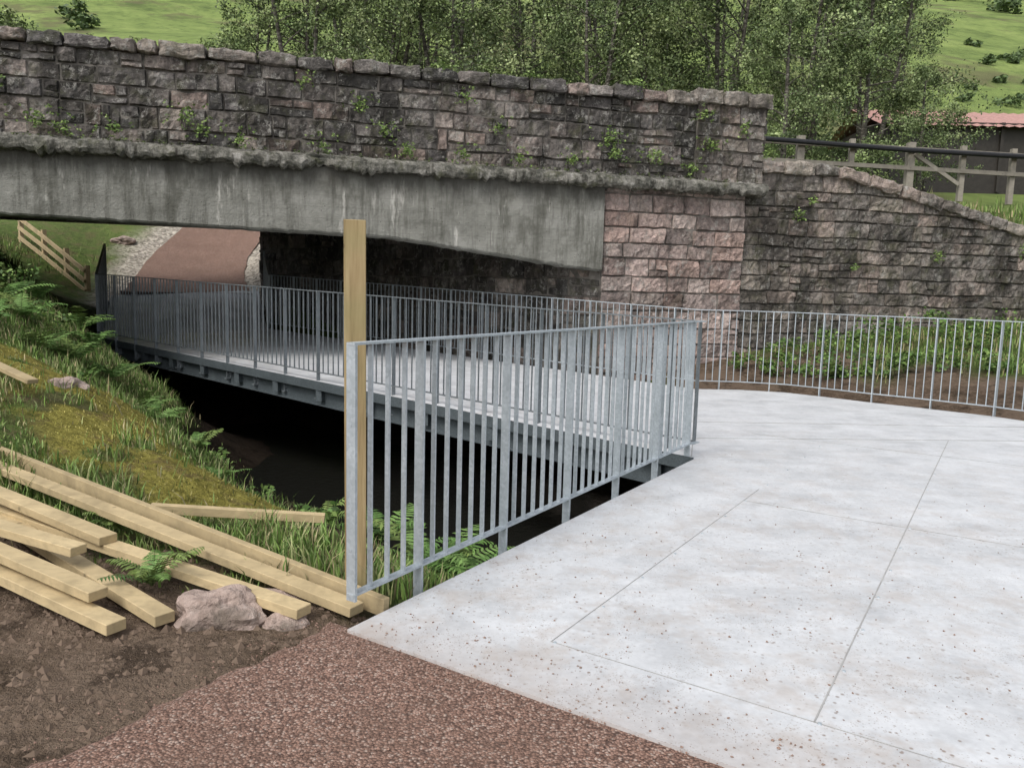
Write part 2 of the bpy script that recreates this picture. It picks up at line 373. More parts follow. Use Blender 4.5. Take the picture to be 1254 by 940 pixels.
def slab(name,quad,th_,mat):
    v=[tuple(q) for q in quad]+[(q[0],q[1],q[2]-th_) for q in quad]
    mk(name,v,[(0,1,2,3),(7,6,5,4),(0,4,5,1),(1,5,6,2),(2,6,7,3),(3,7,4,0)],mat,parent=deck_root)
slab('walkway_panel',[(B[0],B[1],0),(F0[0],F0[1],0),F1,N1],.07,deck_m)
slab('ramp_panel',[N1,F1,F2,N2],.07,deck_m)
jb=MB()
def jl(q0,p0,q1,p1,w=.004):
    a=A+D1*p0+D2*q0;b2=A+D1*p1+D2*q1;a.z=b2.z=.002;jb.beam(a,b2,w,.002)
for q in (.84,1.99,3.14,4.3): jl(q,.45,q,3.47 if q==.84 else 7.6,.003 if q==.84 else .006)
jl(.84,3.47,.84,3.9,.003)
for p in (.45,3.47,6.5): jl(.84 if p<1 else (.84 if p<4 else .05),p,5.6,p,.003)
jb.beam((1.9,8.5,.0025),(7.3,9.0,.0025),.01,.003);jb.beam((2.0,9.6,.0025),(7.1,9.9,.0025),.008,.003)
jb.beam((B[0],B[1]+.1,.0025),(F0[0],F0[1]-.1,.0025),.01,.003)
for k in range(1,10):
    t=k/10;a=Vector((B[0],B[1],0)).lerp(Vector(N1),t);b2=Vector((F0[0],F0[1],0)).lerp(Vector(F1),t);a.z+=.0025;b2.z+=.0025;jb.beam(a,b2,.012,.003)
jb.make('panel_joints',joint_m,parent=deck_root)
bb=MB()
for q in (.84,1.99,3.14):
    for p in (.45,.95,1.45,1.95,2.45,2.95,3.47,4.1,4.8,5.5,6.2):
        c=A+D1*p+D2*(q+.02);bb.tube([c+Z*.0,c+Z*.005],[.009,.007],10)
bb.make('deck_bolts',galv,parent=deck_root)
gb=MB()
def girder(a,b2,dep=.27):
    a=Vector(a);b2=Vector(b2)
    gb.beam(a-Z*(.072+.008),b2-Z*(.072+.008),.12,.016);gb.beam(a-Z*(.08+dep/2),b2-Z*(.08+dep/2),.012,dep)
    gb.beam(a-Z*(.08+dep),b2-Z*(.08+dep),.12,.016)
def inset(a,b2,o):
    a=Vector(a);b2=Vector(b2);d=(b2-a);d.z=0;d.normalize();n=Vector((-d.y,d.x,0));return a+n*o,b2+n*o
B3=(B[0],B[1],0);F3=(F0[0],F0[1],0);A3=(A.x,A.y,0)
for a,b2,o in ((A3,B3,-.1),(B3,N1,-.1),(F3,F1,.12),(N1,N2,-.1),(F1,F2,.1)):
    p,q=inset(a,b2,o);girder(p,q)
p,q=inset(B3,N1,.012);gb.beam(p-Z*.05,q-Z*.05,.012,.13)
for k in range(0,12):
    t=k/12+.03;a=Vector(B3).lerp(Vector(N1),t);b2=Vector(F3).lerp(Vector(F1),t);gb.beam(a-Z*.2,b2-Z*.2,.1,.16)
for k in range(8):
    a=A+D1*(.5+k*.9)+D2*.1;gb.beam(a-Z*.2,a+D2*4-Z*.2,.08,.18)
gb.make('girders',girder_m,parent=deck_root)

# ------------------------------------------------------------------ railings
def railing(name,pts,mat,first=0.0,H=1.33,post0=True,spacing=.83,bar=.1186,leg=.3,bracket=False,bw=.0125):
    mb=MB();P=[Vector(p) for p in pts]
    tot=0;segs=[]
    for a,b2 in zip(P[:-1],P[1:]):
        L=(b2-a).length;segs.append((tot,tot+L,a,b2));tot+=L
    def at(t):
        for s0,s1,a,b2 in segs:
            if t<=s1+1e-6:
                d=(b2-a);return a.lerp(b2,(t-s0)/(s1-s0)),d.normalized()
        return P[-1],(P[-1]-P[-2]).normalized()
    for s0,s1,a,b2 in segs:
        mb.beam(a+Z*H,b2+Z*H,.05,.012,ext=.01);mb.beam(a+Z*.13,b2+Z*.13,.045,.012,ext=.01)
    t=first;posts=[]
    while t<tot+.01: posts.append(t);t+=spacing
    if post0 and first>0: posts=[0.0]+posts
    if tot-posts[-1]>.25: posts.append(tot)
    for k,t in enumerate(posts):
        p,d=at(t);d=Vector((d.x,d.y,0)).normalized();n=Vector((-d.y,d.x,0))
        lg=-leg if not(post0 and first>0 and k==0) else .1
        top=H-.006
        mb.box(p+Z*((top+lg)/2),d,n,Z,.0075,.028,(top-lg)/2)
        if bracket and lg<0:
            mb.box(p+Z*(-.2)-n*.05,d,n,Z,.05,.03,.05);mb.box(p+Z*(-.26),d,n,Z,.035,.05,.008)
        if lg<0:
            for zz in (-.06,-.2): mb.box(p+Z*zz,d,n,Z,.02,.012,.012)
        for zz in (.35,.95): mb.box(p+Z*zz,d,n,Z,.0095,.006,.006)
    for a,b2 in zip(posts[:-1],posts[1:]):
        nb=max(2,round((b2-a)/bar))
        for k in range(1,nb):
            p,d=at(a+(b2-a)*k/nb);d=Vector((d.x,d.y,0)).normalized();n=Vector((-d.y,d.x,0))
            mb.box(p+Z*((H+.13)/2),d,n,Z,.005,bw,(H-.13-.013)/2)
    return mb.make(name,mat)
fa=A+D1*.08-D2*.05;fb=Vector((1.74,7.5,0))
railing('steel_railing',[fa,fb,(1.86,7.62,0)],galv,first=.5,bw=.0135)
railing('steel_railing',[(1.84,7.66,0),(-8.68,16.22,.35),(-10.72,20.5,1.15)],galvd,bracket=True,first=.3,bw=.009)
railing('steel_railing',[(-7.6,23.6,1.35),(-6.15,19.6,.45),(3.1,13.12,0)]+[(p[0]+.03,p[1]+.06,0) for p in right[1:9]]+[(7.4,9.6,0),(7.55,8.4,0),(7.4,6.5,0)],galv,first=.3,bw=.009)

# ------------------------------------------------------------------ timber post
mb=MB();pc=Vector((-.81,3.98,.9));mb.box(pc,Vector((.98,.2,0)).normalized(),Vector((-.2,.98,0)).normalized(),Vector((-.004,0,1)),.055,.055,1.02)
pob=mb.make('timber_post',wood_post)
bv=pob.modifiers.new('b','BEVEL');bv.width=.004;bv.segments=2

# ------------------------------------------------------------------ masonry
PAL_P=[(.19,.17,.155),(.15,.138,.128),(.24,.205,.185),(.26,.205,.18),(.17,.155,.145),(.12,.11,.105),(.31,.265,.235),(.21,.19,.175),(.10,.095,.09)]
PAL_K=[(.35,.27,.24),(.38,.30,.27),(.30,.235,.21),(.42,.345,.31),(.27,.22,.20),(.36,.265,.23)]
PAL_W=[(.24,.21,.18),(.20,.175,.155),(.28,.235,.205),(.16,.145,.13),(.32,.26,.225),(.22,.195,.175)]
def masonry(name,org,e,n,s0,s1,z0,topf,hts,wr,pal,mat,seed,off=0,grid=.055,parent=None,bulge=.035,split=.2,warp=.022):
    R=random.Random(seed);vs=[];fs=[];cs=[]
    org=Vector(org)
    def block(a,b2,c0,c1):
        g=.006;a+=g;b2-=g;c0+=g;c1-=g
        if b2-a<.03: return
        t=min(topf(a),topf(b2));
        if c0>t-.03: return
        nx_=max(3,int((b2-a)/grid)+1);nz_=max(3,int((c1-c0)/grid)+1)
        col=R.choice(pal);k=R.uniform(.65,1.35);col=(col[0]*k,col[1]*k,col[2]*k)
        base=len(vs);bo=R.uniform(0,1)*bulge;sd=R.uniform(0,99);tx=R.uniform(-.035,.035);tz=R.uniform(-.03,.03)
        for j in range(nz_+1):
            for i_ in range(nx_+1):
                fu=i_/nx_;fv=j/nz_
                if i_==1: fu=.018/(b2-a)
                if i_==nx_-1: fu=1-.018/(b2-a)
                if j==1: fv=.018/(c1-c0)
                if j==nz_-1: fv=1-.018/(c1-c0)
                s=a+(b2-a)*fu;zz=c0+(c1-c0)*fv
                fade=max(0,min(1,(topf(s)-zz)/.25))*max(0,min(1,(zz-z0)/.25))
                s_=s+.02*noise.noise(Vector((s*2,zz*2.5,4)))*(1 if s0+.2<s<s1-.2 else 0)
                z_=zz+fade*(warp*noise.noise(Vector((s*.9,zz*1.3,seed)))*2+.012*noise.noise(Vector((s*3.5,zz*2,seed+3))))
                zz=min(z_,topf(s)-.005);s=s_
                ed=(i_ in(0,nx_)) or (j in(0,nz_))
                s+=.014*noise.noise(Vector((s*6,zz*6,sd)));zz+=.014*noise.noise(Vector((s*6,zz*6,sd+9)))*min(1,fade*3)
                if ed: d=-.028
                else:
                    d=bo+ (fu-.5)*tx+(fv-.5)*tz+.04*noise.noise(Vector((s*5,zz*5,sd)))+.034*noise.noise(Vector((s*14,zz*14,sd)))
                    d=max(d,-.02)
                vs.append(tuple(org+e*s+n*(off+d)+Z*zz));cs.append(col)
        for j in range(nz_):
            for i_ in range(nx_):
                q=base+j*(nx_+1)+i_;fs.append((q,q+1,q+nx_+2,q+nx_+1))
    zc=z0;k=0;tmax=max(topf(s0+(s1-s0)*q/50) for q in range(51))
    while zc<tmax-.02:
        h=hts[k%len(hts)]*R.uniform(.85,1.15);k+=1
        if zc+h>tmax-.12: h=tmax-zc
        s=s0
        while s<s1-.01:
            w=R.uniform(*wr)*(h/.25)**.3
            if s+w>s1-.14: w=s1-s
            if R.random()<split and h>.2:
                m=h*R.uniform(.35,.65);
                if w>.34:
                    u=R.uniform(.3,.7)
                    if R.random()<.5: block(s,s+w,zc,zc+m);block(s,s+w*u,zc+m,zc+h);block(s+w*u,s+w,zc+m,zc+h)
                    else: block(s,s+w*u,zc,zc+h);block(s+w*u,s+w,zc,zc+m);block(s+w*u,s+w,zc+m,zc+h)
                else: block(s,s+w,zc,zc+m);block(s,s+w,zc+m,zc+h)
            else: block(s,s+w,zc,zc+h)
            s+=w
        zc+=h
    return mk(name,vs,fs,mat,cs,False,parent=parent)
bmx=bmesh.new();bmesh.ops.create_cube(bmx,size=2);bmesh.ops.subdivide_edges(bmx,edges=bmx.edges[:],cuts=5,use_grid_fill=True)
CV=[v_.co.copy() for v_ in bmx.verts];CF=[tuple(v_.index for v_ in f_.verts) for f_ in bmx.faces];bmx.free()
def rough_blocks(name,specs,mat,parent=None,amp=.03):
    vs=[];fs=[];cs=[]
    for c,ex,ey,ez,col in specs:
        b0=len(vs);sd=random.uniform(0,99)
        for q in CV:
            m=sorted((abs(q.x),abs(q.y),abs(q.z)));k=1-.07*max(0,(m[1]-.6)/.4)
            p=c+ex*q.x*k+ey*q.y*k+ez*q.z*k
            p=p+Vector((noise.noise(p*5+Vector((sd,0,0)))*.5,noise.noise(p*5+Vector((0,sd,0))),noise.noise(p*5+Vector((0,0,sd)))))*amp*1.6+Vector((noise.noise(p*16),noise.noise(p*16+Vector((5,5,5))),noise.noise(p*16+Vector((9,0,9)))))*amp*.7
            vs.append(tuple(p));cs.append(col)
        fs+= [tuple(b0+i for i in f_) for f_ in CF]
    return mk(name,vs,fs,mat,cs,False,parent=parent)
def core(mb,s0,s1,o0,o1,z0,z1,m=0):
    c=BP((s0+s1)/2,(o0+o1)/2,(z0+z1)/2);mb.box(c,E,NF,Z,abs(s1-s0)/2,abs(o1-o0)/2,abs(z1-z0)/2,(1,1,1),m)

bridge=bpy.data.objects.new('stone_road_bridge',None);link(bridge)
SL=-21
masonry('parapet_stones',P0,E,NF,SL,-1.12,3.72,lambda s:5.12,[.27,.33,.25,.30,.25],(.22,.72),PAL_P,stone,3,off=0,parent=bridge)
masonry('end_pillar_stones',P0,E,NF,-1.12,.32,3.72,lambda s:5.17,[.30,.29,.28,.3,.28],(.3,.6),PAL_W,stone,5,off=.06,parent=bridge,warp=.01,split=.08)
masonry('pilaster_stones',P0,E,NF,-2.93,.02,-.6,lambda s:3.66,[.32,.3,.34,.3],(.35,.75),PAL_K,stone_pink,8,off=.03,parent=bridge,warp=.01,split=.1)
def wtop(s): return float(np.interp(s,[0,2.1,2.6,7,12],[4.0,4.02,3.93,3.0,2.0]))
masonry('abutment_stones',AC,AD,AN,0,12.2,-1.6,lambda s:3.2,[.34,.36,.33],(.4,.8),PAL_P,stone,9,grid=.11,parent=bridge)
masonry('pillar_end_stones',BP(.34,.06,0),-NF,E,0,.5,4.0,lambda s:5.17,[.3],(.25,.5),PAL_W,stone,15,parent=bridge,warp=.01)
cb=MB()
core(cb,SL,-1.12,-.45,-.02,3.5,5.12);core(cb,-1.12,.32,-.5,.04,3.5,5.17);core(cb,-2.93,.0,-.6,.01,-1.6,3.66)
core(cb,SL,1,-10.6,-10.2,3.4,5.1)
c=AC+AD*6.1-AN*.25;cb.box(c+Z*.8,AD,AN,Z,6.1,.24,2.4)
masonry('left_abutment_stones',P0,E,NF,SL-6,SL+.6,.5,lambda s:3.6,[.34,.32],(.4,.8),PAL_P,stone,10,off=0,grid=.12,parent=bridge)
core(cb,SL-6,SL+.6,-10.5,-.02,0,3.5)
cb.make('mortar_core',mortar,parent=bridge)
sp=[];s=SL
while s<-1.15:
    w=random.uniform(.3,.8);w=min(w,-1.15-s+.02);c0=random.choice(PAL_P+PAL_W);kk=random.uniform(1.0,1.5)
    sp.append((BP(s+w/2,-.2+random.uniform(-.03,.03),5.215+random.uniform(-.02,.02)),E*(w/2-.006),NF*.31,Z*random.uniform(.085,.115),tuple(q*kk for q in c0)));s+=w
for s,w in ((-1.2,.55),(-.65,.52),(-.13,.55)):
    sp.append((BP(s+w/2,-.2,5.285),E*(w/2-.006),NF*.38,Z*.125,(.27,.24,.21)))
rough_blocks('coping_stones',sp,stone_cop,bridge)
vs=[];fs=[];prof=[(-.02,3.78),(.06,3.75),(.13,3.73),(.2,3.71),(.27,3.68),(.30,3.64),(.30,3.58),(.27,3.53),(.16,3.51),(.0,3.50)]
NSg=int((.35-SL)/.045)
for k in range(NSg+1):
    s=SL+k*.045
    gap=max(0,noise.noise(Vector((s*1.3,7,2)))-.12)
    for j,(o,zz) in enumerate(prof):
        nn=noise.noise(Vector((s*2.2,o*6,zz*6)))*.045+noise.noise(Vector((s*9,o*9,zz*9)))*.04
        dz=nn*.5 if j<6 else nn*.7-abs(noise.noise(Vector((s*7,3,1))))*.13+gap*.2
        oo=o*(1-gap*.9) if j>3 else o
        vs.append(tuple(BP(s,oo+nn*(.8 if j>0 else 0),zz+dz)))
n_=len(prof)
for k in range(NSg):
    for j in range(n_-1):
        a=k*n_+j;fs.append((a,a+n_,a+n_+1,a+1))
mk('projecting_ledge',vs,fs,ledge_m,smooth=False,parent=bridge)
vs=[];fs=[]
def bbot(s): return float(np.interp(s,[SL,-12.5,-6.9,-5.6,-3.5,-2.95],[2.62,2.53,2.43,2.28,2.02,1.97]))
NBm=240;sst_=[SL+.5+ (-2.955-SL-.5)*k/NBm for k in range(NBm+1)]
for s in sst_:
    zb=bbot(s)
    for o,zz in ((.02,3.58),(.12,3.55),(.12,zb+ (3.5-zb)*.66),(.12,zb+(3.5-zb)*.33),(.12,zb+.03),(.09,zb),(-.45,zb),(-.5,3.3)):
        vs.append(tuple(BP(s,o+noise.noise(Vector((s*1.1,zz,3)))*.015,zz+((noise.noise(Vector((s*4,0,0)))*.012+min(0,noise.noise(Vector((s*11,4,0))))*.03) if zz<zb+.1 else 0))))
for k in range(NBm):
    for j in range(7):
        a=k*8+j;fs.append((a,a+8,a+9,a+1))
fs.append(tuple(range(8)));fs.append(tuple(NBm*8+q for q in range(8))[::-1])
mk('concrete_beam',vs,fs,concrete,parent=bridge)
sb=MB();core(sb,SL,-.2,-10.3,-.46,3.22,3.42)
for o in (-2.3,-4.2,-6.1,-8.0): core(sb,SL+.5,-3.3+(-o)*-.9,o-.2,o+.2,3.02,3.22)
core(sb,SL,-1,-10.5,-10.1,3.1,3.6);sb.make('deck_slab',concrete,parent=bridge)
rb=MB();core(rb,SL-30,3.5,-10.1,-.5,3.43,4.15);rb.make('road_surface',asph,parent=bridge)

wing=bpy.data.objects.new('stone_wing_wall',None);link(wing)
masonry('wall_stones',P0,E,NF,.03,13,-.3,lambda s:wtop(s)-.0,[.28,.32,.26,.33],(.25,.8),PAL_W,stone_wing,21,off=-.06,parent=wing,warp=.018)
vs=[];fs=[]
for k in range(27):
    s=.0+k*.5
    for o,zz in ((-.09,-.6),(-.09,wtop(s)-.01),(-.5,wtop(s)-.01),(-.5,-.6)): vs.append(tuple(BP(s,o,zz)))
for k in range(26):
    for j in range(4): a=k*4+j;b2=k*4+(j+1)%4;fs.append((a,a+4,b2+4,b2))
mk('wall_core',vs,fs,mortar,parent=wing)
sp=[];s=.2
while s<12.5:
    w=random.uniform(.4,.8);z0=wtop(s);z1=wtop(s+w);d=(BP(s+w,0,z1)-BP(s,0,z0));L=d.length;d.normalize()
    c0=random.choice(PAL_W);kk=random.uniform(1.0,1.5);up=Z if abs(d.z)<.01 else (Z-d*d.z).normalized()
    sp.append(((BP(s,-.26,z0)+BP(s+w,-.26,z1))/2+up*.10,d*(L/2-.008),NF*.3,up*.12,tuple(q*kk for q in c0)));s+=w
rough_blocks('coping_stones',sp,stone_cop,wing)

# ------------------------------------------------------------------ plants
def leaf_clump(mb,c,r,n,ls,greens,flat=.7):
    for k in range(n):
        d=Vector((random.gauss(0,1),random.gauss(0,1),random.gauss(0,1)));d.normalize()
        p=Vector(c)+Vector((d.x*r,d.y*r,d.z*r*flat))*random.random()**.5
        u=Vector((random.gauss(0,1),random.gauss(0,1),random.gauss(0,.5))).normalized();w=u.cross(Vector((random.gauss(0,1),random.gauss(0,1),random.gauss(0,1)))).normalized()
        L=ls*random.uniform(.6,1.3);b0=len(mb.v);g=random.choice(greens);kk=random.uniform(.6,1.35);g=tuple(q*kk for q in g)
        mb.v+= [tuple(p-u*L*.5),tuple(p+w*L*.28),tuple(p+u*L*.5),tuple(p-w*L*.28)];mb.c+=[g]*4;mb.f.append((b0,b0+1,b0+2,b0+3));mb.m.append(0)
G1=[(.08,.15,.035),(.13,.21,.05),(.06,.105,.03),(.17,.25,.07)]
G2=[(.14,.22,.06),(.20,.29,.08),(.10,.16,.045),(.25,.33,.11)]
def fern_mesh(nf,L,seed):
    R=random.Random(seed);mb=MB()
    for k in range(nf):
        az=k/nf*6.283+R.uniform(-.5,.5);el=R.uniform(.6,1.35);l=L*R.uniform(.6,1.15);h=Vector((math.cos(az),math.sin(az),0))
        pts=[];n=18;p=Vector((0,0,0));cu=R.uniform(-.04,.04)
        for i_ in range(n+1):
            a=el-(el+.35)*(i_/n)**1.4;hh=Vector((math.cos(az+cu*i_),math.sin(az+cu*i_),0));pts.append(p.copy());p+=(hh*math.cos(a)+Z*math.sin(a))*(l/n)
        sd=h.cross(Z)
        col=R.choice([(.10,.19,.045),(.08,.155,.04),(.14,.235,.065),(.16,.22,.06)])
        mb.tube(pts,[.004*(1-i_/n*.8) for i_ in range(n+1)],3,(.09,.12,.04))
        for i_ in range(2,n):
            t=i_/n;w=l*.19*math.sin(math.pi*min(1,(t*.9+.1)))**.8+.01;dd=(pts[i_+1]-pts[i_]).normalized()
            for sg in(-1,1):
                dr=(sd*sg*.93+dd*.35-Z*R.uniform(0,.3)).normalized()
                hw=l/n*.36;b0=len(mb.v);c=pts[i_];kk=R.uniform(.7,1.25);cc=tuple(q*kk for q in col);w2=w*R.uniform(.8,1.1)
                pr=[c-dd*hw*.6,c+dr*w2*.35-dd*hw,c+dr*w2*.7-dd*hw*.7,c+dr*w2-Z*.01,c+dr*w2*.7+dd*hw*.7,c+dr*w2*.35+dd*hw,c+dd*hw*.6]
                mb.v+=[tuple(q) for q in pr];mb.c+=[cc]*7;mb.f.append(tuple(range(b0,b0+7)));mb.m.append(0)
    return mb.make('fern',leaf)
f1=fern_mesh(10,.40,1);f1.location=(-1.88,3.95,T(-1.88,3.95)+.03)
fm=[f1.data];f2=fern_mesh(11,.75,2);f2.location=(-.75,6.3,T(-.75,6.3));fm.append(f2.data)
f3=fern_mesh(8,.7,3);f3.location=(-1.15,6.6,T(-1.15,6.6));fm.append(f3.data)
ferns=[(-.3,6.2,2,1.15),(-.55,6.8,1,1.1),(-4.9,10.1,1,.8),(-5.6,10.8,2,.9),(-5.3,9.6,2,.6),(-4.2,9.0,1,.55),(-2.8,7.3,2,.45),(-2.5,4.85,0,.7),(-6.3,11.6,2,.95),(-7.1,12.6,1,1),(-.1,5.75,2,.7),(-3.6,8.8,0,1.2),(-6.6,9.8,2,.8),(-1.7,6.9,0,1.4),(-6.0,9.9,1,.8),(-6.9,10.9,1,.9),(-7.6,11.6,2,1),(-5.9,10.4,1,.8),(-7.9,12.9,2,1)]
for X,Y,k,sc in ferns:
    o=bpy.data.objects.new('fern',fm[k]);link(o);o.location=(X,Y,T(X,Y)+.03);o.scale=(sc,)*3;o.rotation_euler=(random.uniform(-.15,.15),random.uniform(-.15,.15),random.uniform(0,6))
def grass(name,n,xr,yr,hr,dens,cols,wid=.006,lean=.5):
    X=rng.uniform(*xr,n);Y=rng.uniform(*yr,n);k=rng.uniform(0,1,n)<dens(X,Y);X=X[k];Y=Y[k];n=len(X);zb=th(X,Y)-.01
    clump=.35+1.1*np.clip(vnoise(X,Y,4,31)+vnoise(X,Y,11,32)*.6+.4,0,1.5)
    H=rng.uniform(*hr,n)*clump;a=rng.uniform(0,6.283,n);ln=rng.uniform(.1,1,n)*lean*H;a2=a+rng.uniform(-.6,.6,n)
    wx=-np.sin(a2)*wid*rng.uniform(.6,1.4,n);wy=np.cos(a2)*wid*rng.uniform(.6,1.4,n);dx=np.cos(a);dy=np.sin(a)
    V=np.zeros((n,5,3))
    V[:,0]=np.stack([X-wx,Y-wy,zb],1);V[:,1]=np.stack([X+wx,Y+wy,zb],1)
    V[:,2]=np.stack([X+wx*.8+dx*ln*.35,Y+wy*.8+dy*ln*.35,zb+H*.6],1);V[:,3]=np.stack([X-wx*.8+dx*ln*.35,Y-wy*.8+dy*ln*.35,zb+H*.6],1)
    V[:,4]=np.stack([X+dx*ln,Y+dy*ln,zb+H*(.95)],1)
    ci=rng.integers(0,len(cols),n);C=np.array(cols)[ci]*rng.uniform(.7,1.3,(n,1))*(1+.4*vnoise(X,Y,2,33))[:,None];C=np.repeat(C,5,0)
    b=np.arange(n)*5
    q=np.stack([b,b+1,b+2,b+3],1).tolist();t=np.stack([b+3,b+2,b+4],1).tolist()
    mk(name,V.reshape(-1,3),q+t,leaf,C)
def indeck(X,Y):
    p=(X-A.x)*D1.x+(Y-A.y)*D1.y;q=(X-A.x)*D2.x+(Y-A.y)*D2.y
    w=((X-B[0])*.65+(Y-B[1])*.76)>-.15
    return ((q>-.1)&(p>-.3)&(X<8)&(Y<13))|((w)&(Y<23)&(X<4))
def dl(X,Y): return np.where(indeck(X,Y),0,(1-soilmask(X,Y)*.96)*(1-.95*mossmask(X,Y))*(1-sst(7,14,Y)*.4))
GC=[(.12,.20,.045),(.17,.26,.06),(.09,.155,.035),(.21,.29,.09),(.28,.30,.13),(.33,.28,.15)]
grass('bank_grass',85000,(-8,0.6),(3.9,14),(.05,.19),dl,GC,.0055,.75)
grass('bank_grass',10000,(-16,-6),(9,25),(.12,.28),lambda X,Y:np.where(indeck(X,Y)|(pathdist(X,Y)<3.1),0,.8),GC,.012,.7)
grass('moss_tufts',16000,(-6.8,-1.5),(5.0,9.8),(.01,.045),lambda X,Y:mossmask(X,Y),[(.32,.29,.08),(.25,.24,.06),(.40,.35,.12)],.006)
grass('verge_grass',9000,(3,12),(11,17),(.08,.3),lambda X,Y:np.where(indeck(X,Y),0,.9)*(1-soilmask(X,Y))*(((X-P0.x)*NF.x+(Y-P0.y)*NF.y)>.1),GC,.008)
grass('embankment_grass',7000,(5,16),(16,24),(.15,.4),lambda X,Y:1.0*(((X-P0.x)*NF.x+(Y-P0.y)*NF.y)<-.8),GC,.014)
R=random.Random(5)
for s,zz,r,n in [(-12.3,4.0,.16,90),(-11.9,3.9,.12,60),(-10.1,4.2,.15,90),(-9.9,4.0,.13,60),(-7.4,4.6,.14,80),(-7.0,4.2,.12,50),(-6.6,3.9,.15,90),(-5.0,4.4,.1,40),(-3.6,3.95,.12,60),(-2.9,4.4,.17,120),(-2.8,4.1,.14,90),(-2.0,4.1,.16,100),(-.85,4.4,.14,100),(-1.05,4.95,.12,80),(-2.4,5.36,.14,90),(-4.6,3.9,.1,50),(-1.2,3.95,.11,50),(.4,4.35,.08,30),(1.2,3.2,.16,90),(1.5,3.5,.1,40),(4.6,2.5,.15,80),(6.9,2.7,.18,100),(7.2,1.9,.12,60),(-13.2,3.9,.14,60),(-9.3,3.9,.1,50),(-8.3,4.9,.07,25),(-.2,4.7,.08,30),(2.6,2.2,.1,40),(-12.9,4.5,.1,30),(-5.6,4.85,.08,25),(-6.0,5.34,.1,50),(-4.4,5.34,.08,40),(-11.2,3.92,.12,50),(-8.0,3.9,.12,50),(-5.6,3.9,.1,50)]:
    mb=MB();c=BP(s,.13 if zz>3.6 else .06,zz);leaf_clump(mb,c,r,n,.058,G2,1.0)
    if zz>3.6:
        for q in range(16):
            c2=c+E*R.uniform(-r,r)*2.4+Z*R.uniform(-.14,.2)*(0 if zz>5.2 else 1)+NF*.02;leaf_clump(mb,c2,.04,5,.045,G2)
    mb.make('wall_plant',leaf)
mb=MB()
for q in range(170):
    s=R.uniform(-13.5,.2);leaf_clump(mb,BP(s,R.uniform(0.02,.25),3.78-R.uniform(0,.04)),R.uniform(.03,.07),R.randint(3,9),.038,[(.08,.11,.035),(.14,.18,.06),(.05,.06,.025)],.6)
for q in range(220):
    s=R.uniform(-13.5,.2);leaf_clump(mb,BP(s,R.uniform(-.4,.1),5.32),R.uniform(.02,.08),R.randint(3,9),.035,[(.10,.13,.05),(.14,.16,.07)],.5)
mb.make('ledge_weeds',leaf)
for (X,Y,r,n) in [(4.9,14.1,.4,420),(5.4,13.8,.45,500),(6.1,13.6,.42,460),(6.9,13.4,.42,460),(7.6,13.5,.4,400),(8.3,13.3,.35,350),(9.3,12.5,.45,450),(9.8,12.9,.5,500),(8.6,14.6,.6,600),(10.6,13.5,.6,500),(6.2,14.9,.55,480),(7.4,15.3,.55,480),(10.2,15.4,.6,450),(4.4,14.6,.3,260),(5.3,14.9,.4,350),(8.9,15.7,.5,380)]:
    mb=MB();z0=T(X,Y)
    for q in range(9): leaf_clump(mb,(X+R.uniform(-r,r)*1.1,Y+R.uniform(-r,r)*.5,z0+R.uniform(.05,r*.9)),r*R.uniform(.25,.5),n//9,.08,G1,.8)
    mb.make('shrub',leaf)
for (X,Y,r,n) in [(-8.0,12.0,.45,300),(-9.2,13.6,.4,250),(-6.9,11.2,.35,200),(-3.9,10.1,.25,160),(-2.9,8.9,.22,150),(-6.4,24.2,.6,300),(-5.0,8.9,.2,90),(-2.4,7.6,.2,120),(-1.6,6.2,.2,110)]:
    mb=MB();z0=T(X,Y)
    for q in range(6): leaf_clump(mb,(X+R.uniform(-r,r)*.8,Y+R.uniform(-r,r)*.8,z0+R.uniform(0,r*.7)),r*.5,n//6,.07,G1,.8)
    mb.make('shrub',leaf)
for (X,Y,r,n) in [(12.5,19,.8,700),(14,18.3,.9,700),(11,19.4,.5,400),(16,21,1,500),(9.6,18.4,.3,200)]:
    mb=MB();z0=T(X,Y)
    for q in range(8): leaf_clump(mb,(X+R.uniform(-r,r)*.9,Y+R.uniform(-r,r)*.6,z0+R.uniform(0,r*.35)),r*.5,n//8,.09,G1,.7)
    mb.make('shrub',leaf)

